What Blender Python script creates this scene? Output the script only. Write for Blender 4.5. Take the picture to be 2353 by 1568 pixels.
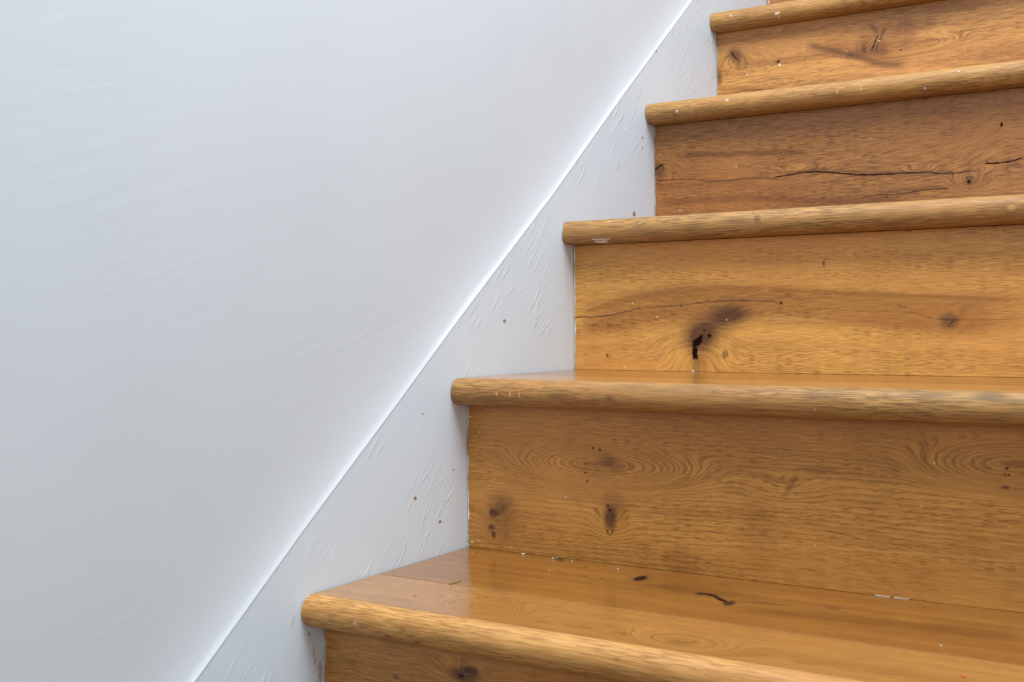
import bpy, bmesh, math, random
from mathutils import Vector, Matrix
import numpy as np

random.seed(4)
for o in list(bpy.data.objects):
    bpy.data.objects.remove(o)
scene = bpy.context.scene
col = scene.collection

# ------------------------------------------------------------------ camera
W, H = 2353, 1568
F_PX, YAW, PITCH, ROLL = 2587.57, -0.5553, -0.0129, -0.0049
ZO = 0.434                                   # the lens is 43 cm above the floor
CAM = Vector((0.7013, 0.0, ZO))
FW = Vector((math.sin(YAW) * math.cos(PITCH), math.cos(YAW) * math.cos(PITCH), math.sin(PITCH)))
_r = Vector((math.cos(YAW), -math.sin(YAW), 0))
_u = _r.cross(FW)
RT = math.cos(ROLL) * _r + math.sin(ROLL) * _u
UP = -math.sin(ROLL) * _r + math.cos(ROLL) * _u
cam_data = bpy.data.cameras.new('camera')
cam = bpy.data.objects.new('camera', cam_data)
col.objects.link(cam)
cam.matrix_world = Matrix(((RT.x, UP.x, -FW.x, CAM.x), (RT.y, UP.y, -FW.y, CAM.y),
                           (RT.z, UP.z, -FW.z, CAM.z), (0, 0, 0, 1)))
cam_data.sensor_width = 36
cam_data.lens = F_PX / W * 36
cam_data.clip_start = 0.02
cam_data.dof.use_dof = True
cam_data.dof.focus_distance = 1.36
cam_data.dof.aperture_fstop = 13.0
scene.camera = cam

# ------------------------------------------------------------------ light
world = bpy.data.worlds.new('world')
scene.world = world
world.use_nodes = True
bg = world.node_tree.nodes['Background']
bg.inputs['Color'].default_value = (0.86, 0.945, 1.0, 1)
bg.inputs['Strength'].default_value = 0.48


def area(name, loc, target, size, power, color):
    d = bpy.data.lights.new(name, 'AREA')
    d.shape = 'RECTANGLE'
    d.size, d.size_y = size
    d.energy = power
    d.color = color
    o = bpy.data.objects.new(name, d)
    col.objects.link(o)
    o.location = loc
    o.rotation_euler = (Vector(target) - Vector(loc)).to_track_quat('-Z', 'Y').to_euler()
    return o


area('skylight', (0.62, 0.40, 2.7), (0.2, 1.2, 0.6), (1.3, 1.4), 90, (0.96, 0.985, 1.0))
area('front_fill', (0.9, -2.4, 1.5), (0.2, 1.2, 0.5), (1.5, 1.5), 13, (0.97, 0.99, 1.0))  # fill lamp added behind the camera to brighten the risers
scene.view_settings.view_transform = 'Standard'
scene.view_settings.look = 'None'
scene.view_settings.gamma = 1
scene.view_settings.exposure = 0.21
scene.cycles.max_bounces = 5
scene.cycles.use_adaptive_sampling = True
scene.cycles.adaptive_threshold = 0.02
scene.cycles.diffuse_bounces = 3
scene.cycles.glossy_bounces = 2


# ------------------------------------------------------------------ pixels to places
def ray(u, v):
    return FW * F_PX + RT * (u - W / 2) - UP * (v - H / 2)


def on_x(u, v, x=0.0):
    d = ray(u, v)
    return CAM + d * ((x - CAM.x) / d.x)


def on_y(u, v, y):
    d = ray(u, v)
    return CAM + d * ((y - CAM.y) / d.y)


def on_z(u, v, z):
    d = ray(u, v)
    return CAM + d * ((z - CAM.z) / d.z)


# ------------------------------------------------------------------ node helpers
class S:
    """a socket (or number) with arithmetic"""
    def __init__(s, g, v):
        s.g, s.v = g, v

    def __add__(s, o): return s.g.m('ADD', s, o)
    def __radd__(s, o): return s.g.m('ADD', o, s)
    def __sub__(s, o): return s.g.m('SUBTRACT', s, o)
    def __rsub__(s, o): return s.g.m('SUBTRACT', o, s)
    def __mul__(s, o): return s.g.m('MULTIPLY', s, o)
    def __rmul__(s, o): return s.g.m('MULTIPLY', o, s)
    def __truediv__(s, o): return s.g.m('DIVIDE', s, o)


class G:
    def __init__(s, name):
        s.mat = bpy.data.materials.new(name)
        s.mat.use_nodes = True
        s.t = s.mat.node_tree
        s.bsdf = s.t.nodes['Principled BSDF']
        s.n = 0

    def node(s, kind):
        nd = s.t.nodes.new(kind)
        s.n += 1
        nd.location = (-260 * (s.n % 12) - 300, -180 * (s.n // 12))
        return nd

    def put(s, sock, v):
        if isinstance(v, S):
            v = v.v
        if isinstance(v, bpy.types.NodeSocket):
            s.t.links.new(v, sock)
        else:
            sock.default_value = v

    def m(s, op, a, b=None, c=None, clamp=False):
        nd = s.node('ShaderNodeMath')
        nd.operation = op
        nd.use_clamp = clamp
        for i, v in enumerate((a, b, c)):
            if v is not None:
                s.put(nd.inputs[i], v)
        return S(s, nd.outputs[0])

    def coords(s):
        tc = s.node('ShaderNodeTexCoord')
        sp = s.node('ShaderNodeSeparateXYZ')
        s.t.links.new(tc.outputs['Object'], sp.inputs[0])
        return [S(s, sp.outputs[i]) for i in range(3)]

    def vec(s, x, y, z):
        nd = s.node('ShaderNodeCombineXYZ')
        for i, v in enumerate((x, y, z)):
            s.put(nd.inputs[i], v)
        return S(s, nd.outputs[0])

    def noise(s, v, scale=1.0, detail=2.0, rough=0.5, dist=0.0, dim='2D'):
        nd = s.node('ShaderNodeTexNoise')
        nd.noise_dimensions = dim
        s.put(nd.inputs['Vector'], v)
        nd.inputs['Scale'].default_value = scale
        nd.inputs['Detail'].default_value = detail
        nd.inputs['Roughness'].default_value = rough
        nd.inputs['Distortion'].default_value = dist
        return S(s, nd.outputs[0])

    def mr(s, v, a, b, c=0.0, d=1.0, kind='SMOOTHSTEP'):
        nd = s.node('ShaderNodeMapRange')
        nd.interpolation_type = kind
        s.put(nd.inputs[0], v)
        for i, x in enumerate((a, b, c, d)):
            s.put(nd.inputs[i + 1], x)
        return S(s, nd.outputs[0])

    def mix(s, f, a, b, kind='MIX'):
        nd = s.node('ShaderNodeMix')
        nd.data_type = 'RGBA'
        nd.blend_type = kind
        s.put(nd.inputs[0], f)
        for i, x in ((6, a), (7, b)):
            if isinstance(x, tuple) and len(x) == 3:
                x = (*x, 1)
            s.put(nd.inputs[i], x)
        return S(s, nd.outputs[2])

    def blob(s, p, c, r, rot=0.0):
        """soft spot: 1 at c falling to 0 at the ellipse r"""
        if not rot:
            ma = s.node('ShaderNodeVectorMath')
            ma.operation = 'MULTIPLY_ADD'
            s.put(ma.inputs[0], p)
            ma.inputs[1].default_value = (1 / r[0], 1 / r[1], 0)
            ma.inputs[2].default_value = (-c[0] / r[0], -c[1] / r[1], 0)
            ln = s.node('ShaderNodeVectorMath')
            ln.operation = 'LENGTH'
            s.t.links.new(ma.outputs[0], ln.inputs[0])
            return S(s, ln.outputs['Value'])
        nd = s.node('ShaderNodeMapping')
        nd.vector_type = 'TEXTURE'
        s.put(nd.inputs['Vector'], p)
        nd.inputs['Location'].default_value = (c[0], c[1], 0)
        nd.inputs['Rotation'].default_value = (0, 0, rot)
        nd.inputs['Scale'].default_value = (r[0], r[1], 1)
        ln = s.node('ShaderNodeVectorMath')
        ln.operation = 'LENGTH'
        s.t.links.new(nd.outputs[0], ln.inputs[0])
        return S(s, ln.outputs['Value'])

    def stroke(s, a, b, pts, hw, soft=0.6, taper=True):
        """line b = f(a) through pts, half width hw"""
        pts = sorted(pts)
        a0, a1 = pts[0][0], pts[-1][0]
        bs = [q[1] for q in pts]
        lo, hi = min(bs) - 1e-4, max(bs) + 1e-4
        t = s.mr(a, a0, a1, 0, 1, 'LINEAR')
        nd = s.node('ShaderNodeFloatCurve')
        cv = nd.mapping.curves[0]
        P = [((q[0] - a0) / (a1 - a0), (q[1] - lo) / (hi - lo)) for q in pts]
        cv.points[0].location = P[0]
        cv.points[1].location = P[-1]
        for q in P[1:-1]:
            cv.points.new(*q)
        nd.mapping.update()
        s.put(nd.inputs['Value'], t)
        f = S(s, nd.outputs[0]) * (hi - lo) + lo
        d = s.m('ABSOLUTE', b - f)
        e = min(0.2 * (a1 - a0), max(hw * 3, 0.004)) if taper else 1e-4
        fade = s.mr(a, a0 - e * .2, a0 + e) * s.mr(a, a1 + e * .2, a1 - e)
        return s.mr(d, hw * (1 - soft), hw * (1 + soft), 1, 0) * fade


# ------------------------------------------------------------------ oak
LIGHT, DARK = (0.50, 0.255, 0.075), (0.235, 0.095, 0.024)


def oak(name, axis, px=None, light=LIGHT, dark=DARK, seed=0.0, feats=(), warps=(), ring=(150.0, 0.35),
        fibre=0.5, pore=0.45, wave=0.004, rough=0.36, spec=0.5, edge=None, slope=0.0, streak=0.45, bump=0.08,
        cross=0.25, coat=0.0):
    """axis: which object coordinate runs across the grain ('z', 'y' or 'n' for a rounded nosing).
    px maps a photograph pixel to (along, across) in the board's own metres."""
    g = G(name)
    x, y, z = g.coords()
    u = x
    v = y if axis == 'y' else z
    w = (y * 1.0 if axis == 'n' else seed)
    if axis == 'n':
        w = y * 1.0 + seed
    p0 = g.vec(u, v, 0)
    # irregular outlines for every mark
    j1 = g.noise(g.vec(u + seed, v, 0), 150, 1, .6)
    j2 = g.noise(g.vec(u, v + seed, 0), 150, 1, .6)
    ud = u + (j1 - .5) * 0.0024
    vd = v + (j2 - .5) * 0.0018
    p = g.vec(ud, vd, 0)

    def loc(c):
        a = px(*c)
        return a

    def size(c, r):
        a, b, d = px(*c), px(c[0] + 10, c[1]), px(c[0], c[1] + 10)
        return (abs(b[0] - a[0]) / 10 * r[0], abs(d[1] - a[1]) / 10 * r[1])

    # grain line height, pushed aside by knots
    vv = v + (g.noise(g.vec(u * 2.2 + seed, v * 5.0, 0), 1, 1, .5) - .5) * (wave * 4) + u * slope
    near = None
    for (c, r, amp) in warps:
        q, s_ = loc(c), size(c, r)
        b = g.mr(g.blob(p0, q, s_), 0, 1, 1, 0, 'SMOOTHERSTEP')
        vv = vv + b * (amp * s_[1])
        if amp > .8:
            near = b if near is None else near + b
    vj = vv + (g.noise(g.vec(u * 150 + seed, v * 260, 0), 1, 0, .5) - .5) * 0.0026
    # growth rings, fibres, pores, broad streaks
    ph = vj * ring[0] + (g.noise(g.vec(u * 1.3, vv * 26 + seed, 0), 1, 1, .5)) * 3.0
    saw = g.m('FRACT', ph)
    rg = g.mr(saw, .45, .93) * g.mr(saw, 1.0, .93)
    rmask = g.mr(g.noise(g.vec(u * 2.0, vv * 14 + seed * 3, 0), 1, 0), .40, .68, .15, .6)
    if near is not None:
        rmask = g.m('MAXIMUM', rmask, g.mr(near, 0, .35))
    if axis == 'n':
        fib = g.noise(g.vec(u * 34, vv * 700, y * 700 + seed), 1, 1, .7, dim='3D')
        por = g.noise(g.vec(u * 75, vv * 850, y * 850 + seed), 1, 0, .5, dim='3D')
    else:
        fib = g.noise(g.vec(u * 40 + seed, vv * 780, 0), 1, 2, .7)
        por = g.noise(g.vec(u * 90, vv * 1150 + seed, 0), 1, 0, .5)
    por = g.mr(por, *((.53, .63) if axis == 'n' else (.58, .70))) * g.mr(g.noise(g.vec(u * 6, vv * 50 + seed * 5, 0), 1, 0), .30, .65)
    stk = g.noise(g.vec(u * 2.6, vv * 48 + seed * 7, 0), 1, 2, .6)
    mot = g.noise(g.vec(u * 14 + seed * 2, v * 7, 0), 1, 1, .5)
    t = .5 + (fib - .5) * (fibre * 3.6) + (stk - .5) * (streak * 2.2) + (mot - .5) * cross
    t = t + rg * rmask * ring[1] + por * pore
    colr = g.mix(g.mr(t, 0.05, 1.10, 0, 1, 'LINEAR'), light, dark)
    hue = g.noise(g.vec(u * 3 + seed, v * 9, 0), 1, 0)
    colr = g.mix(g.mr(hue, .3, .75, 0, .30), colr, (light[0] * .80, light[1] * .62, light[2] * .55))

    acc = {}
    for f in feats:
        kind = f[0]
        if kind == 'b':                      # spot: tone, centre, radii, strength, rotation
            _, tone, c, r, st = f[:5]
            rot = f[5] if len(f) > 5 else 0.0
            hard = f[6] if len(f) > 6 else 0.25
            q, s_ = loc(c), size(c, r)
            if tone == 'white':
                s_ = (s_[0] * .68, s_[1] * .68)
                st *= .72
            mk = g.mr(g.blob(p, q, s_, rot), hard, 1, st, 0)
        else:                                # line: tone, points, half width, strength
            _, tone, pts, hw, st = f[:5]
            soft = f[5] if len(f) > 5 else 0.7
            P = [loc(c) for c in pts]
            s_ = size(pts[0], (1, 1))
            if tone in ('knot', 'black') and hw < 5:
                hw = hw * .6
            du = max(q[0] for q in P) - min(q[0] for q in P)
            dv = max(q[1] for q in P) - min(q[1] for q in P)
            if du >= dv:
                mk = g.stroke(ud, vd, P, hw * s_[1], soft) * st
            else:
                mk = g.stroke(vd, ud, [(b_, a_) for a_, b_ in P], hw * s_[0], soft) * st
        acc[tone] = mk if tone not in acc else g.m('MAXIMUM', acc[tone], mk) if tone in ('white', 'black') \
            else g.m('ADD', acc[tone], mk, clamp=True)
    tones = {'heart_shade': (dark[0] * .78, dark[1] * .72, dark[2] * .75), 'knot': (0.085, 0.030, 0.010),
             'black': (0.012, 0.006, 0.005), 'pale': (0.60, 0.33, 0.11), 'grey': (0.16, 0.095, 0.045),
             'white': (0.74, 0.72, 0.69)}
    for tone in ('heart_shade', 'grey', 'pale', 'knot', 'black'):
        if tone in acc:
            k = acc[tone]
            if tone in ('heart_shade', 'grey'):
                colr = g.mix(k, colr, (.60, .52, .46) if tone == 'heart_shade' else (.50, .52, .52), 'MULTIPLY')  # heartwood brown, also used to paint shade on the lowest tread
                continue
            if tone == 'knot':
                k = g.m('MULTIPLY', k, .62 + fib * .7, clamp=True)
            colr = g.mix(k, colr, tones[tone])
    # old dots of wall paint
    k = acc.get('white')
    if edge:                                 # wall paint lapped over the end of the board
        ew = edge[0] + (g.noise(g.vec(v, w + seed, 0), 42, 2, .7) - .5) * edge[1]
        e = g.mr(u - ew, -.0003, .0003, 1, 0)
        k = e if k is None else g.m('MAXIMUM', k, e)
    if k is not None:
        colr = g.mix(k, colr, tones['white'])
    b = g.bsdf
    g.put(b.inputs['Base Color'], colr)
    g.put(b.inputs['Roughness'], g.m('ADD', rough - .05, fib * .12))
    if 'black' in acc:
        g.put(b.inputs['Specular IOR Level'], (1 - acc['black']) * spec)
    else:
        b.inputs['Specular IOR Level'].default_value = spec
    b.inputs['Coat Weight'].default_value = coat
    b.inputs['Coat Roughness'].default_value = .12
    return g.mat


# ------------------------------------------------------------------ mesh helpers
def link(name, me, mat, parent=None, loc=(0, 0, 0), kind=None, label=None, cat=None, group=None, smooth=False):
    o = bpy.data.objects.new(name, me)
    col.objects.link(o)
    o.location = loc
    if parent:
        o.parent = parent
    if mat:
        me.materials.append(mat)
    if smooth:
        for f in me.polygons:
            f.use_smooth = True
    for k, v in (('kind', kind), ('label', label), ('category', cat), ('group', group)):
        if v:
            o[k] = v
    return o


def box(name, a, b, bevel=0.0, seg=2):
    bm = bmesh.new()
    bmesh.ops.create_cube(bm, size=1)
    for v in bm.verts:
        v.co = Vector([a[i] + (b[i] - a[i]) * (v.co[i] + .5) for i in range(3)])
    if bevel:
        bmesh.ops.bevel(bm, geom=bm.edges[:], offset=bevel, segments=seg, affect='EDGES', profile=.5)
    me = bpy.data.meshes.new(name)
    bm.to_mesh(me)
    bm.free()
    return me


def prism_x(name, prof, x0, x1, nseg=1):
    """profile in (y, z) swept along x"""
    bm = bmesh.new()
    rows = []
    for i in range(nseg + 1):
        xx = x0 + (x1 - x0) * i / nseg
        rows.append([bm.verts.new((xx, q[0], q[1])) for q in prof])
    n = len(prof)
    for i in range(nseg):
        for k in range(n):
            bm.faces.new((rows[i][k], rows[i][(k + 1) % n], rows[i + 1][(k + 1) % n], rows[i + 1][k]))
    bm.faces.new(rows[0])
    bm.faces.new(rows[-1][::-1])
    bmesh.ops.recalc_face_normals(bm, faces=bm.faces[:])
    me = bpy.data.meshes.new(name)
    bm.to_mesh(me)
    bm.free()
    return me


# ------------------------------------------------------------------ the place: sizes
T, OV = 0.0293, 0.0313                      # nosing thickness, overhang
ZT = {0: 0.0, 1: -.2444 + ZO, 2: -.0562 + ZO, 3: .1337 + ZO, 4: .3248 + ZO, 5: .5154 + ZO, 6: .7058 + ZO, 7: .8962 + ZO}
YR = {1: .7950, 2: 1.0334, 3: 1.2815, 4: 1.5309, 5: 1.7809, 6: 2.0300, 7: 2.279, 8: 2.528}
WID = 0.92                                  # stair width
EDGE = [on_x(*q) for q in ((448, 1568), (701, 1215), (912, 930), (1065, 720), (1269, 450), (1424, 230), (1592, 0))]
EY = [q.y for q in EDGE]
EZ = [q.z for q in EDGE]
SL = (EZ[-1] - EZ[0]) / (EY[-1] - EY[0])


def edge_z(yy):
    if yy < EY[0]:
        return EZ[0] + (yy - EY[0]) * SL
    if yy > EY[-1]:
        return EZ[-1] + (yy - EY[-1]) * SL
    return float(np.interp(yy, EY, EZ))


# ------------------------------------------------------------------ wall
def paint(name, base, rough, kind):
    g = G(name)
    x, y, z = g.coords()
    if kind == 'board':
        # brush ridges run steeply up the board
        a = math.radians(49)
        s = y * math.cos(a) + z * math.sin(a)
        t = z * math.cos(a) - y * math.sin(a)
        n1 = g.noise(g.vec(s * 11, t * 105, 0), 1, 1, .4)
        msk = g.mr(g.noise(g.vec(y, z, 0), 9, 1), .45, .62)
        h = g.mr(g.m('ABSOLUTE', n1 - .64), .01, .06, 1, 0) * msk
        n2 = g.noise(g.vec(s * 40, t * 260, 0), 1, 1, .6)
        h = h + n2 * .16 + g.noise(g.vec(y + 4, z, 0), 14, 1) * .5
        st, ds = .34, .0008
    else:
        n1 = g.noise(g.vec(y * 5 + z * 2, z * 95 - y * 32, 0), 1, 2, .6)
        msk = g.mr(g.noise(g.vec(y + 3, z, 0), 4, 0), .35, .65)
        h = n1 * msk * .45 + g.noise(g.vec(y, z, 0), 7, 1) * 1.6
        st, ds = .16, .0016
    tint = g.noise(g.vec(y, z, 0), 3.5, 1)
    colr = g.mix(g.mr(tint, .35, .65), base, tuple(c * k for c, k in zip(base, (.975, .985, .99))))
    if kind == 'board':
        p = g.vec(y + (g.noise(g.vec(y, z, 0), 160, 1) - .5) * .006, z + (g.noise(g.vec(y + 7, z, 0), 160, 1) - .5) * .006, 0)
        chip = None
        for (c, r, st_) in (((1159, 739), (5, 4), .9), ((954, 1146), (4, 6), 1), ((1011, 1200), (4, 5), 1),
                            ((1507, 117), (4, 7), .9), ((1457, 492), (5, 11), 1), ((1477, 318), (3, 5), .9),
                            ((1476, 341), (3, 6), .8), ((971, 951), (3, 3), .8), ((736, 1545), (7, 30), .55),
                            ((721, 1498), (3, 12), .5), ((725, 1520), (3, 14), .6), ((710, 1457), (3, 4), .8),
                            ((675, 1430), (3, 14), .3), ((1041, 1080), (4, 4), .7)):
            q = on_x(*c)
            q2 = on_x(c[0] + 10, c[1] + 10)
            rr = (abs(q2.y - q.y) / 10 * r[0] * .9, abs(q2.z - q.z) / 10 * r[1] * .95)
            k = g.mr(g.blob(p, (q.y, q.z), rr), .4, 1, st_, 0)
            chip = k if chip is None else g.m('MAXIMUM', chip, k)
        colr = g.mix(chip, colr, (.36, .20, .09))
    g.put(g.bsdf.inputs['Base Color'], colr)
    g.bsdf.inputs['Roughness'].default_value = rough
    bm = g.node('ShaderNodeBump')
    bm.inputs['Strength'].default_value = st
    bm.inputs['Distance'].default_value = ds
    g.put(bm.inputs['Height'], h)
    g.put(g.bsdf.inputs['Normal'], S(g, bm.outputs[0]))
    return g.mat


M_wall = paint('white_wall_paint', (.645, .695, .748), .5, 'wall')
M_board = paint('white_board_paint', (.72, .815, .905), .42, 'board')


def make_wall():
    """plaster that swells out in a soft cove to meet the top of the stringer"""
    bm = bmesh.new()
    ys = np.linspace(-1.6, 3.2, 193)
    ss = list(np.concatenate(([-.10, -.012, -.004, -.0015, 0, .0012, .0026, .0045, .007],
                              np.linspace(.011, .14, 22), np.linspace(.17, 1.6, 26))))
    rnd = np.random.RandomState(2)
    w1 = np.convolve(rnd.randn(len(ys) + 12), np.ones(13) / 13, 'valid')
    w2 = np.abs(np.convolve(rnd.randn(len(ys) + 4), np.ones(5) / 5, 'valid'))
    rows = []
    for i, yy in enumerate(ys):
        row = []
        e = edge_z(yy)
        for s in ss:
            depth = 0.0062 * (1 + .08 * w1[i])
            if s < 0:
                xx = -.0004 if s > -.003 else -.0185
            else:
                xx = .0003 - depth * (1 - math.exp(-s / .030)) - .0010 * (.6 + 1.2 * w2[i]) * min(1, s / .006)
                xx -= .004 * (1 - math.exp(-s / .35))
            row.append(bm.verts.new((xx, yy, e + s)))
        rows.append(row)
    for i in range(len(ys) - 1):
        for k in range(len(ss) - 1):
            bm.faces.new((rows[i][k], rows[i + 1][k], rows[i + 1][k + 1], rows[i][k + 1]))
    # back of the wall, so that it is solid
    back = [(bm.verts.new((-.16, ys[0], edge_z(ys[0]) - .1)), bm.verts.new((-.16, ys[0], edge_z(ys[0]) + 1.6))),
            (bm.verts.new((-.16, ys[-1], edge_z(ys[-1]) - .1)), bm.verts.new((-.16, ys[-1], edge_z(ys[-1]) + 1.6)))]
    bm.faces.new((back[0][0], back[0][1], back[1][1], back[1][0]))
    bm.faces.new([back[0][0]] + rows[0] + [back[0][1]])
    bm.faces.new([back[1][0]] + rows[-1] + [back[1][1]])
    bm.faces.new([back[0][0]] + [r[0] for r in rows] + [back[1][0]])
    bm.faces.new([back[0][1]] + [r[-1] for r in rows] + [back[1][1]])
    bmesh.ops.recalc_face_normals(bm, faces=bm.faces[:])
    me = bpy.data.meshes.new('wall_left')
    bm.to_mesh(me)
    bm.free()
    return me


wall = link('wall_left', make_wall(), M_wall, kind='structure', smooth=True,
            label='smooth white painted plaster wall rising beside the stairs', cat='wall')


link('wall_right', box('wall_right', (WID + .003, .60, 0), (WID + .12, 3.2, 2.6)), M_wall, kind='structure',
     label='white painted wall closing the stairs on the right', cat='wall')


def make_stringer():
    ys = list(np.linspace(-.30, 2.9, 129))
    top = [(yy, edge_z(yy)) for yy in ys if edge_z(yy) > .01]
    low = [(yy, max(0.0, edge_z(yy) - .46)) for yy, _ in top]
    bm = bmesh.new()
    f1 = [bm.verts.new((0, a, b)) for a, b in top]
    f0 = [bm.verts.new((0, a, b)) for a, b in low]
    g1 = [bm.verts.new((-.018, a, b)) for a, b in top]
    g0 = [bm.verts.new((-.018, a, b)) for a, b in low]
    n = len(top)
    for i in range(n - 1):
        bm.faces.new((f0[i], f0[i + 1], f1[i + 1], f1[i]))
        bm.faces.new((g0[i], g1[i], g1[i + 1], g0[i + 1]))
        bm.faces.new((f1[i], f1[i + 1], g1[i + 1], g1[i]))
        bm.faces.new((f0[i], g0[i], g0[i + 1], f0[i + 1]))
    for i in (0, n - 1):
        bm.faces.new((f0[i], f1[i], g1[i], g0[i]))
    bmesh.ops.recalc_face_normals(bm, faces=bm.faces[:])
    me = bpy.data.meshes.new('trim_1')
    bm.to_mesh(me)
    bm.free()
    return me


link('trim_1', make_stringer(), M_board, kind='structure',
     label='white painted sloping stringer board between the wall and the wooden steps', cat='stringer')

M_floor = oak('oak_floor', 'y', None, seed=90, ring=(90, .3), light=(.17, .09, .04), dark=(.08, .04, .018))
link('floor', box('floor', (-.16, -2.2, -.03), (2.2, YR[1], 0)), M_floor, kind='structure',
     label='dark oak floor in front of the lowest step', cat='floor')

# ------------------------------------------------------------------ staircase
stair = bpy.data.objects.new('staircase', None)
col.objects.link(stair)
stair.location = (0, YR[1], 0)
stair['label'] = 'varnished knotty oak staircase with rounded tread noses climbing beside a white wall'
stair['category'] = 'staircase'
SO = Vector(stair.location)
X0 = 0.0014

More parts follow.
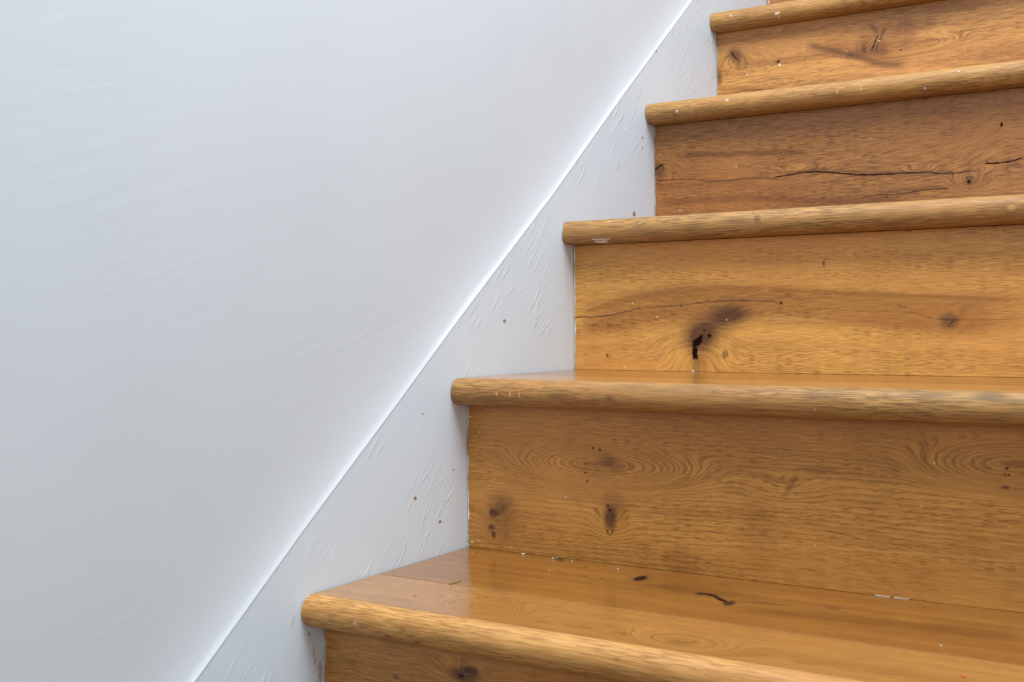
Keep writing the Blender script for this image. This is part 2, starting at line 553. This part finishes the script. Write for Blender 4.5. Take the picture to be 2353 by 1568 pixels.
L = 'l'
B = 'b'
RISER = {
    1: dict(light=(.54, .26, .055), dark=(.22, .088, .016), seed=1.3, ring=(150, .3), slope=.02, streak=.6, pore=.3,
            feats=[(B, 'knot', (1065, 1552), (52, 26), .9), (B, 'black', (1060, 1554), (10, 7), .8),
                   (B, 'knot', (1085, 1541), (22, 16), .8), (B, 'knot', (910, 1557), (12, 9), .7),
                   (L, 'knot', [(1061, 1495), (1062, 1520), (1061, 1548)], 1.5, .6),
                   (L, 'black', [(758, 1520), (760, 1530)], 1.5, .8)],
            warps=[((1065, 1550), (120, 50), .6)]),
    2: dict(light=(.575, .280, .062), dark=(.24, .100, .019), seed=2.1, ring=(185, .62), wave=.003, fibre=.36, pore=.48, streak=.32,
            warps=[((1385, 1078), (330, 78), 1.9), ((2345, 1082), (380, 95), 1.8), ((1140, 1195), (60, 60), .5),
                   ((1402, 1205), (70, 60), .5), ((1800, 1130), (160, 55), .45)],
            feats=[(B, 'knot', (1133, 1180), (15, 15), .95), (B, 'knot', (1152, 1160), (46, 46), .6, 0, .05),
                   (B, 'knot', (1129, 1212), (10, 9), .8), (B, 'knot', (1134, 1230), (7, 12), .8),
                   (B, 'knot', (1148, 1205), (55, 75), .4, 0, .05),
                   (B, 'knot', (1402, 1195), (22, 40), .85), (B, 'knot', (1410, 1165), (44, 50), .45, 0, .05),
                   (B, 'black', (1397, 1163), (5, 5), .9), (B, 'black', (1401, 1173), (4, 5), .8),
                   (L, 'black', [(1395, 1216), (1396, 1224), (1401, 1232)], 1.8, .9),
                   (L, 'black', [(1408, 1216), (1407, 1224), (1401, 1232)], 1.8, .9),
                   (B, 'black', (1362, 1031), (5, 4), .85), (B, 'black', (1378, 1034), (6, 5), .85),
                   (B, 'black', (1344, 1065), (5, 4), .7), (B, 'black', (1346, 1087), (5, 4), .8),
                   (B, 'black', (1349, 1107), (5, 4), .7),
                   (B, 'knot', (1404, 1062), (46, 26), .65, -.5, .05), (B, 'knot', (1370, 1080), (60, 34), .25, 0, .05),
                   (B, 'black', (2314, 1077), (7, 5), .85), (B, 'black', (2308, 1090), (5, 4), .85),
                   (B, 'black', (2317, 1091), (5, 4), .85), (B, 'knot', (2311, 1121), (14, 7), .9),
                   (L, 'knot', [(1800, 1148), (1822, 1110), (1838, 1092)], 7, .45),
                   (B, 'heart_shade', (1880, 1080), (70, 14), .7), (B, 'heart_shade', (1740, 1230), (70, 110), .35),
                   (B, 'heart_shade', (1560, 1300), (60, 60), .35), (B, 'heart_shade', (2230, 1250), (90, 80), .3),
                   (L, 'pale', [(1560, 1248), (1750, 1252), (1950, 1262), (2353, 1292)], 2, .28),
                   (L, 'knot', [(1890, 1216), (1940, 1229), (1985, 1241)], 1.6, .6),
                   (L, 'knot', [(2050, 1205), (2110, 1208)], 1.6, .6),
                   (L, 'knot', [(2140, 1275), (2200, 1290)], 1.6, .55),
                   (L, 'knot', [(2100, 1335), (2160, 1362)], 1.4, .45),
                   (L, 'knot', [(1830, 1300), (1900, 1325)], 1.4, .4),
                   (L, 'knot', [(2290, 1303), (2340, 1312)], 1.8, .55),
                   (B, 'white', (1080, 958), (5, 5), .9), (B, 'white', (1096, 974), (4, 4), .8),
                   (B, 'white', (1085, 1246), (7, 5), .9), (B, 'white', (1100, 1244), (5, 3), .6),
                   (B, 'white', (1230, 1047), (4, 4), .6), (B, 'white', (1175, 1258), (4, 4), .9),
                   (B, 'white', (1300, 1143), (8, 3), .7), (B, 'white', (2148, 1064), (6, 6), .8),
                   (B, 'white', (1873, 1253), (4, 4), .9), (B, 'white', (2116, 1164), (4, 4), .7),
                   (B, 'white', (1101, 994), (4, 4), .8)]),
    3: dict(light=(.77, .390, .092), dark=(.36, .162, .032), seed=3.4, ring=(260, .16), fibre=.42, pore=.7, streak=.3,
            wave=.003, slope=-.015,
            warps=[((1600, 800), (130, 90), -.55), ((1660, 730), (120, 50), .35), ((2182, 742), (90, 55), .6),
                   ((1400, 700), (200, 70), -.25)],
            feats=[(L, 'heart_shade', [(1320, 735), (1400, 722), (1500, 700), (1600, 690), (1720, 695), (1900, 705), (2100, 720), (2353, 728)], 36, .85, .5),
                   (L, 'heart_shade', [(1320, 748), (1400, 745), (1480, 735), (1600, 735), (1700, 730)], 20, .4, .8),
                   (L, 'knot', [(1320, 729), (1380, 727), (1440, 716), (1476, 706)], 2.5, .8),
                   (L, 'knot', [(1476, 708), (1560, 702), (1620, 695), (1700, 691), (1790, 696)], 2.6, .6),
                   (L, 'heart_shade', [(1340, 718), (1440, 690), (1520, 672), (1600, 664), (1760, 664)], 5, .5),
                   (L, 'heart_shade', [(1760, 664), (1900, 672), (2100, 680), (2353, 690)], 4, .5),
                   (L, 'knot', [(1960, 716), (2080, 718), (2180, 735), (2353, 733)], 2.2, .4),
                   (L, 'knot', [(2060, 700), (2084, 707)], 3, .6),
                   (L, 'pale', [(1700, 733), (1760, 732), (1900, 738)], 2.5, .4),
                   (B, 'knot', (1640, 745), (115, 58), .8, .5, .05), (B, 'knot', (1692, 724), (75, 34), .6, 0, .05),
                   (B, 'knot', (1608, 785), (58, 72), .65, .3, .05), (B, 'knot', (1600, 842), (16, 40), .4),
                   (B, 'pale', (1635, 762), (16, 7), .5),
                   (L, 'black', [(1599, 829), (1597, 812), (1599, 795)], 6, 1, .3),
                   (L, 'black', [(1588, 795), (1600, 788), (1617, 775)], 10, 1, .3),
                   (B, 'black', (1630, 772), (6, 7), .95), (B, 'black', (1619, 759), (4, 4), .8),
                   (B, 'grey', (1665, 815), (10, 13), .9), (L, 'black', [(1662, 808), (1668, 826)], 1.3, .7),
                   (L, 'black', [(1669, 806), (1672, 822)], 1.3, .6),
                   (B, 'knot', (2182, 738), (34, 28), .75), (L, 'black', [(2176, 752), (2190, 736)], 2.2, .8),
                   (B, 'black', (1795, 697), (6, 5), .85), (B, 'knot', (1893, 606), (5, 11), .8),
                   (B, 'black', (1395, 817), (4, 6), .7), (B, 'black', (1564, 703), (4, 3), .7),
                   (L, 'pale', [(1472, 580), (1498, 622), (1484, 668)], 2, .55), (L, 'pale', [(1560, 590), (1570, 560)], 1.6, .4),
                   (B, 'white', (1454, 698), (4, 4), .9), (B, 'white', (1510, 728), (4, 4), .9),
                   (B, 'white', (1669, 736), (4, 4), .9), (B, 'white', (1509, 822), (4, 4), .9),
                   (B, 'white', (1435, 843), (7, 7), .45), (B, 'white', (1785, 556), (4, 3), .6),
                   (B, 'white', (2104, 628), (4, 4), .7)]),
    4: dict(light=(.40, .180, .047), dark=(.145, .056, .015), seed=4.9, ring=(240, .25), fibre=.68, pore=.6, wave=.003, streak=.35,
            warps=[((2227, 417), (70, 40), 1.1), ((1512, 388), (90, 50), -.7), ((1830, 402), (140, 34), .5),
                   ((2110, 395), (90, 26), .6), ((2340, 320), (200, 110), -.35), ((2270, 388), (60, 20), .8)],
            feats=[(L, 'black', [(1780, 407), (1815, 402), (1850, 396), (1900, 396), (1945, 400), (1995, 402), (2060, 399)], 2.4, .95, .4),
                   (L, 'black', [(2050, 399), (2130, 396), (2180, 399), (2235, 391)], 1.7, .9, .4),
                   (L, 'black', [(2262, 376), (2300, 374), (2325, 370), (2352, 361)], 2.6, .95, .4),
                   (L, 'black', [(2010, 447), (2065, 446), (2120, 437), (2185, 432)], 1.6, .8, .4),
                   (L, 'knot', [(2015, 444), (2120, 434), (2185, 430)], 5, .5),
                   (L, 'knot', [(1800, 399), (1900, 392), (2000, 398), (2200, 394)], 5, .45),
                   (L, 'black', [(1503, 415), (1560, 413), (1600, 411)], 1.5, .8),
                   (L, 'knot', [(1600, 412), (1660, 416), (1700, 412), (1745, 409), (1790, 416)], 4, .65),
                   (L, 'heart_shade', [(1565, 357), (1640, 355), (1720, 352), (1860, 353)], 6, .85),
                   (L, 'heart_shade', [(1510, 468), (1620, 461), (1740, 456), (1900, 462), (2080, 456)], 8, .7),
                   (L, 'heart_shade', [(1500, 430), (1600, 425), (1750, 420)], 8, .4),
                   (B, 'knot', (1512, 392), (28, 26), .7), (L, 'black', [(1503, 394), (1513, 384), (1525, 378)], 4.5, .85),
                   (L, 'black', [(1523, 378), (1524, 392)], 1.6, .8), (B, 'black', (1548, 396), (4, 3), .8),
                   (B, 'black', (2301, 286), (3.6, 9), 1), (B, 'black', (2227, 417), (7, 7), 1), (B, 'knot', (2230, 415), (26, 18), .5),
                   (B, 'black', (1789, 367), (4, 4), .6), (B, 'black', (2038, 454), (3, 3), .8),
                   (B, 'white', (1691, 383), (4, 4), .9), (B, 'white', (1515, 355), (4, 3), .6), (B, 'white', (1563, 483), (6, 4), .5)]),
    5: dict(light=(.61, .30, .085), dark=(.23, .098, .027), seed=5.7, ring=(190, .4), fibre=.62, pore=.5, streak=.85, wave=.002,
            warps=[((2090, 108), (190, 34), 1.7), ((1688, 128), (60, 40), -.7), ((2010, 120), (120, 50), .3)],
            feats=[(B, 'knot', (1688, 128), (22, 30), .75, .5), (L, 'black', [(1680, 117), (1687, 130), (1699, 141)], 3.2, .85),
                   (B, 'black', (1788, 142), (6, 5), .85), (B, 'knot', (1786, 143), (12, 8), .5),
                   (B, 'knot', (1651, 180), (14, 26), .75), (L, 'heart_shade', [(1648, 203), (1690, 204), (1760, 204)], 5, .7),
                   (L, 'black', [(1648, 217), (1700, 211), (1780, 203)], 1.5, .7),
                   (L, 'knot', [(1850, 103), (1900, 113), (1950, 126), (1990, 137), (2030, 148), (2082, 150)], 7, .62, .95),
                   (L, 'knot', [(1940, 120), (2000, 121), (2050, 119)], 9, .5, .95), (B, 'heart_shade', (1950, 112), (100, 26), .6), (B, 'heart_shade', (2040, 140), (80, 16), .6),
                   (L, 'black', [(2002, 119), (2010, 98), (2020, 78)], 2.4, .85), (L, 'knot', [(2010, 118), (2022, 92), (2034, 60)], 4, .75),
                   (L, 'knot', [(2016, 78), (2008, 66), (1998, 54)], 5, .6), (B, 'knot', (1985, 110), (7, 15), .7),
                   (B, 'heart_shade', (2010, 100), (60, 60), .6), (B, 'heart_shade', (2100, 60), (110, 24), .75), (B, 'heart_shade', (2080, 78), (40, 40), .5),
                   (B, 'heart_shade', (2225, 54), (60, 12), .6), (B, 'heart_shade', (2190, 20), (120, 14), .5), (B, 'heart_shade', (1900, 108), (60, 22), .4),
                   (L, 'heart_shade', [(2105, 98), (2150, 92), (2200, 88)], 3, .5), (B, 'grey', (1856, 113), (6, 9), .5),
                   (B, 'black', (2070, 115), (5, 3), .7), (L, 'heart_shade', [(1860, 145), (1800, 144), (1730, 151)], 5, .4),
                   (B, 'white', (1791, 149), (6, 6), 1), (B, 'white', (2020, 94), (4, 4), .9), (B, 'white', (1717, 171), (4, 4), .8),
                   (B, 'white', (1792, 70), (7, 4), .5)]),
    6: dict(light=(.44, .19, .06), dark=(.20, .08, .025), seed=6.2,
            feats=[(B, 'white', (1767, 5), (4, 9), .9)]),
}
RLAB = {1: 'lowest riser, half in shade, with a dark knot', 2: 'riser with oval cathedral grain and two small dark knots',
        3: 'lightest riser with a black branched knot and a brown heartwood band',
        4: 'reddish riser with a long black crack', 5: 'riser with a scratched dark knot and nested grain loops',
        6: 'uppermost riser, cut off by the top of the photo'}
for i in range(1, 8):
    base = Vector((X0, YR[i], ZT[i - 1] + .0001))
    d = RISER.get(i, dict(seed=6.0 + i))

    def pr(u, v, i=i, base=base):
        q = on_y(u, v, YR[i])
        return (q.x - base.x, q.z - base.z)
    edge = {1: (.0004, .004), 2: (.0006, .005), 3: (.0012, .004), 4: (.0005, .003), 5: (.0002, .002), 6: (.0, .001)}.get(i)
    mt = oak('oak_riser_%d' % i, 'z', pr, edge=edge, rough=.34, spec=.4, **d)
    h = ZT[i] - T - ZT[i - 1] - .0006
    me = box('riser', (0, 0, 0), (WID - X0, .014, h), .0003)
    link('riser', me, mt, stair, base - SO, label=RLAB.get(i))

NOSE = {
    1: dict(seed=11, light=(.56, .30, .092), dark=(.30, .14, .036), pore=.65,
            feats=[(B, 'white', (820, 1431), (6, 9), .55), (B, 'knot', (893, 1462), (12, 5), .9), (B, 'knot', (958, 1476), (14, 5), .5),
                   (B, 'knot', (1420, 1515), (14, 6), .4)]),
    2: dict(seed=12, light=(.43, .235, .073), dark=(.19, .095, .03),
            feats=[(B, 'grey', (1290, 905), (40, 22), .55), (B, 'grey', (1500, 895), (200, 16), .4), (B, 'grey', (1880, 905), (60, 22), .35),
                   (B, 'grey', (2275, 912), (60, 16), .85), (B, 'grey', (2150, 915), (70, 18), .5), (B, 'grey', (2340, 925), (40, 12), .6),
                   (B, 'grey', (1400, 915), (14, 14), .5), (B, 'pale', (1145, 905), (4, 9), .7), (B, 'pale', (1175, 905), (4, 9), .8),
                   (B, 'pale', (1196, 907), (4, 9), .7), (B, 'white', (1874, 941), (6, 5), .6)]),
    3: dict(seed=13, light=(.44, .24, .075), dark=(.18, .09, .03),
            feats=[(B, 'knot', (1741, 503), (12, 14), .6, .5), (B, 'knot', (1695, 507), (45, 14), .5), (B, 'grey', (1590, 520), (40, 14), .5),
                   (B, 'grey', (1480, 525), (60, 14), .35), (B, 'grey', (1970, 490), (40, 16), .4), (B, 'pale', (2325, 478), (14, 10), .5),
                   (L, 'white', [(1362, 554), (1378, 555), (1394, 553)], 2.2, .9), (L, 'white', [(1358, 550), (1380, 550), (1402, 549)], 1.3, .7),
                   (B, 'white', (1398, 509), (4, 3), .7), (B, 'black', (1730, 489), (4, 3), .6)]),
    4: dict(seed=14, light=(.46, .255, .076), dark=(.19, .098, .03),
            feats=[(B, 'white', (1557, 256), (6, 8), .9), (B, 'white', (1672, 231), (8, 5), .7), (B, 'white', (2126, 203), (8, 7), .7),
                   (B, 'white', (2204, 163), (9, 4), .6), (B, 'grey', (1600, 258), (8, 14), .5), (B, 'grey', (1530, 258), (40, 5), .5),
                   (B, 'grey', (1910, 220), (50, 12), .4), (B, 'pale', (1980, 205), (5, 7), .6), (B, 'pale', (1925, 213), (5, 7), .5)]),
    5: dict(seed=15, light=(.47, .255, .076), dark=(.20, .10, .03),
            feats=[(B, 'white', (1680, 37), (4, 6), .7), (L, 'white', [(1781, 32), (1788, 31), (1794, 29)], 2, .9), (B, 'white', (1789, 40), (5, 7), .4)]),
}
R2 = T / 2
PT = 0.009                                   # plank thickness
PLANKS = {}
for i in range(1, 8):
    z, yn, yb = ZT[i], YR[i] - OV, YR[i + 1]
    base = Vector((X0, yn, z - T))
    core = box('tread', (0, .036, .0), (WID - X0, yb - yn + .012, T - PT - .0003))
    M_core = M_floor
    tr = link('tread', core, M_core, stair, base - SO)
    # half-round nosing with a rebate for the planks
    prof = []
    for k in range(0, 25):
        a = math.pi * k / 24
        prof.append((R2 * .92 - R2 * .92 * math.sin(a), R2 + R2 * math.cos(a)))
    prof += [(.0355, 0.0), (.0355, T - PT - .0006), (R2 + .001, T - PT - .0006), (R2 + .001, T - .0004), (R2 + .0006, T)]
    me = prism_x('nosing', prof, 0, WID - X0, 40)

    def pn(u, v, base=base, yn=yn):
        q = on_y(u, v, yn + .003)
        return (q.x - base.x, q.z - base.z)
    d = dict(ring=(210, .10), fibre=.66, streak=.22, wave=.0012, cross=.45, pore=.75)
    d.update(NOSE.get(i, dict(seed=10 + i)))
    mt = oak('oak_nosing_%d' % i, 'n', pn, rough=.56, spec=.35, edge=(-.0002, .0026), **d)
    no = link('nosing', me, mt, tr)
    for f in me.polygons:
        f.use_smooth = abs(f.normal.x) < .5
    me.set_sharp_from_angle(angle=math.radians(40))
    # two planks on top
    y0, y1 = yn + R2 + .0012, yb + .010
    ym = yn + (on_z(860, 1318, ZT[1]).y - (YR[1] - OV))
    for k, (a, b) in enumerate(((y0, ym - .0002), (ym + .0002, y1))):
        pb = Vector((X0, a, z - PT))

        def pp(u, v, pb=pb, z=z):
            q = on_z(u, v, z)
            return (q.x - pb.x, q.y - pb.y)
        d = dict(light=(.40, .195, .050) if k == 0 else (.30, .128, .022), dark=(.22, .09, .02) if k == 0 else (.125, .046, .009),
                 seed=20 + 2 * i + k, ring=(170, .4), fibre=.4, pore=.25, streak=.5)
        if i == 1 and k == 1:
            d['feats'] = [(B, 'black', (1471, 1330), (22, 10), 1, 0, .5), (B, 'pale', (1472, 1332), (9, 2.5), .25), (B, 'knot', (1480, 1330), (60, 14), .4),
                          (L, 'black', [(1600, 1364), (1630, 1367), (1655, 1378), (1682, 1389)], 4.2, 1, .4),
                          (B, 'black', (1676, 1387), (22, 9), .95, 0, .4), (B, 'black', (1612, 1365), (22, 5), .95, 0, .4),
                          (B, 'black', (1344, 1325), (7, 2), .8), (B, 'black', (1384, 1331), (8, 2.4), .8), (B, 'knot', (1346, 1303), (14, 4), .6),
                          (L, 'knot', [(1690, 1387), (1750, 1386), (1800, 1391), (1840, 1386)], 4, .7),
                          (B, 'knot', (1915, 1398), (30, 8), .7), (B, 'heart_shade', (1600, 1355), (220, 26), .75), (B, 'knot', (1530, 1350), (60, 7), .4),
                          (L, 'heart_shade', [(1700, 1400), (1900, 1418), (2100, 1440), (2353, 1470)], 9, .8),
                          (B, 'black', (2125, 1397), (6, 2.5), .8), (B, 'heart_shade', (2250, 1450), (180, 24), .7), (B, 'knot', (1665, 1345), (20, 5), .5)]  # broad brown patch at the right end: shade by the riser painted in
        if i == 1 and k == 0:
            d['feats'] = [(B, 'grey', (1560, 1478), (60, 8), .5), (B, 'grey', (1330, 1440), (70, 6), .4), (B, 'grey', (1430, 1457), (50, 5), .4),
                          (B, 'knot', (849, 1355), (6, 2.5), .6), (B, 'grey', (1850, 1525), (60, 7), .4), (B, 'grey', (1040, 1385), (40, 6), .3),
                          (B, 'grey', (1250, 1430), (40, 5), .4)]
            d['warps'] = [((1100, 1400), (250, 40), 1.2), ((1560, 1480), (300, 40), 1.0)]
        mt = oak('oak_plank_%d_%d' % (i, k), 'y', pp, rough=.21, bump=.025, coat=.3, **d)
        me = box('plank', (0, 0, 0), (WID - X0, b - a, PT), .0007)
        link('plank', me, mt, tr, pb - base)

M_raw = oak('backing_wood', 'z', None, light=(.45, .30, .16), dark=(.30, .18, .09), seed=70)
for i in range(1, 8):
    b0 = Vector((X0, YR[i] + .0145, ZT[i - 1] - T))
    link('leak_backing', box('leak_backing', (0, 0, 0), (WID - X0, .010, ZT[i] - ZT[i - 1] - .0004)), M_raw, stair, b0 - SO)  # unseen backing added behind each riser to stop light leaking through the joints

# ------------------------------------------------------------------ bits lying on the treads
def simple(name, c, rough=.8):
    g = G(name)
    x, y, z = g.coords()
    n = g.noise(g.vec(x, y, z), 900, 2, dim='3D')
    g.put(g.bsdf.inputs['Base Color'], g.mix(n, tuple(k * .8 for k in c), c))
    g.bsdf.inputs['Roughness'].default_value = rough
    return g.mat


M_crumb = simple('plaster_white', (.62, .60, .57))
M_leaf = simple('leaf_green', (.07, .12, .03), .6)
M_stalk = simple('stalk_green', (.20, .19, .05), .7)
M_red = simple('red_fleck', (.55, .06, .05), .6)


def crumb(name, px_, z, r, mat, label, cat, flat=.7, stretch=1.0, rot=0.0, yoff=0.0):
    q = on_z(*px_, z)
    bm = bmesh.new()
    bmesh.ops.create_icosphere(bm, subdivisions=2, radius=r * .85)
    rnd = random.Random(px_[0] * 7 + px_[1])
    for v in bm.verts:
        k = 1 + rnd.uniform(-.22, .22)
        v.co = Vector((v.co.x * k * stretch, v.co.y * k, max(v.co.z * k * flat, -r * flat * .6)))
    lo = min(v.co.z for v in bm.verts)
    for v in bm.verts:
        v.co.z -= lo
    me = bpy.data.meshes.new(name)
    bm.to_mesh(me)
    bm.free()
    o = link(name, me, mat, None, (q.x, q.y + yoff, z), label=label, cat=cat)
    o.rotation_euler[2] = rot
    return o


Z1, Z2 = ZT[1] + .0001, ZT[2] + .0001
crumb('plaster_crumb', (1202, 1275), Z1, .0019, M_crumb, 'largest white plaster crumb on the lowest tread, left of the green leaf scrap', 'crumb', .6, 1.3, .5)
crumb('plaster_crumb', (1270, 1285), Z1, .0014, M_crumb, 'small white plaster crumb touching the left end of the green leaf scrap', 'crumb')
crumb('plaster_crumb', (1279, 1283), Z1, .0010, M_crumb, 'tiny white plaster crumb just above the green leaf scrap', 'crumb')
crumb('plaster_crumb', (1314, 1292), Z1, .0009, M_crumb, 'tiny white plaster crumb right of the green leaf scrap', 'crumb')
crumb('plaster_crumb', (1420, 1309), Z1, .0011, M_crumb, 'white plaster speck on the lowest tread above the black knot hole', 'crumb')
crumb('plaster_crumb', (1261, 1312), Z1, .0008, M_crumb, 'white plaster speck on the lowest tread below the green leaf scrap', 'crumb')
crumb('plaster_crumb', (2162, 1486), Z1, .0011, M_crumb, 'white plaster speck lying alone at the right of the lowest tread', 'crumb')
crumb('plaster_crumb', (1594, 855), Z2, .0022, M_crumb, 'white plaster crumb below the black branched knot, on the second tread', 'crumb', .6, 1.3, 0, -.002)
crumb('red_fleck', (2214, 1556), Z1, .0012, M_red, 'red fleck at the lower right of the lowest tread', 'fleck', .4, 1.8, -.3)
crumb('red_fleck', (955, 1369), Z1, .0008, M_red, 'tiny red fleck at the left of the lowest tread', 'fleck', .4, 1.5)
for px_, lab in (((2028, 1371), 'longer white paint flake in the joint behind the lowest tread'),
                 ((2071, 1376), 'shorter white paint flake in the joint behind the lowest tread')):
    q = on_z(px_[0], px_[1], Z1)
    me = box('paint_flake', (-.0065, -.0004, 0), (.0065, .0003, .0006), .0001)
    link('paint_flake', me, M_crumb, None, (q.x, min(q.y, YR[2] - .0007), Z1), label=lab, cat='paint flake')


def leaf():
    a, b = on_z(1276, 1284, Z1), on_z(1297, 1290, Z1)
    bm = bmesh.new()
    n = 9
    up, dn = [], []
    d = (b - a)
    side = Vector((-d.y, d.x, 0)).normalized()
    o = a
    rows = []
    for i in range(n + 1):
        t = i / n
        w = .0024 * math.sin(math.pi * min(1, t * 1.02 + .03)) ** .7 * (1 - .45 * t)
        c = d * t
        lift = .0003 + .0005 * math.sin(math.pi * t)
        rows.append([bm.verts.new(c + side * (w * s) + Vector((0, 0, lift + (.0006 if s else 0)))) for s in (-1, 0, 1)])
    for i in range(n):
        for k in range(2):
            bm.faces.new((rows[i][k], rows[i][k + 1], rows[i + 1][k + 1], rows[i + 1][k]))
    r = bmesh.ops.solidify(bm, geom=bm.faces[:], thickness=.0002)
    me = bpy.data.meshes.new('leaf_scrap')
    bm.to_mesh(me)
    bm.free()
    link('leaf_scrap', me, M_leaf, None, (o.x, o.y, Z1), label='small green leaf scrap on the lowest tread against the riser', cat='leaf', smooth=True)


def stalk():
    a, b = on_z(1032, 1344, Z1), on_z(1060, 1336, Z1)
    bm = bmesh.new()
    n = 8
    d = b - a
    rows = []
    for i in range(n + 1):
        t = i / n
        c = d * t + Vector((0, 0, .0007))
        r = .00055 * (1 - .35 * t)
        side = Vector((-d.y, d.x, 0)).normalized()
        rows.append([bm.verts.new(c + side * (r * math.cos(k)) + Vector((0, 0, r * math.sin(k)))) for k in (0, 1.047, 2.094, 3.1416, 4.189, 5.236)])
    for i in range(n):
        for k in range(6):
            bm.faces.new((rows[i][k], rows[i][(k + 1) % 6], rows[i + 1][(k + 1) % 6], rows[i + 1][k]))
    bm.faces.new(rows[0])
    bm.faces.new(rows[-1][::-1])
    bmesh.ops.recalc_face_normals(bm, faces=bm.faces[:])
    me = bpy.data.meshes.new('grass_stalk')
    bm.to_mesh(me)
    bm.free()
    link('grass_stalk', me, M_stalk, None, (a.x, a.y, Z1 - .0002), label='thin dry green stalk lying across the plank joint of the lowest tread', cat='stalk', smooth=True)


leaf()
stalk()
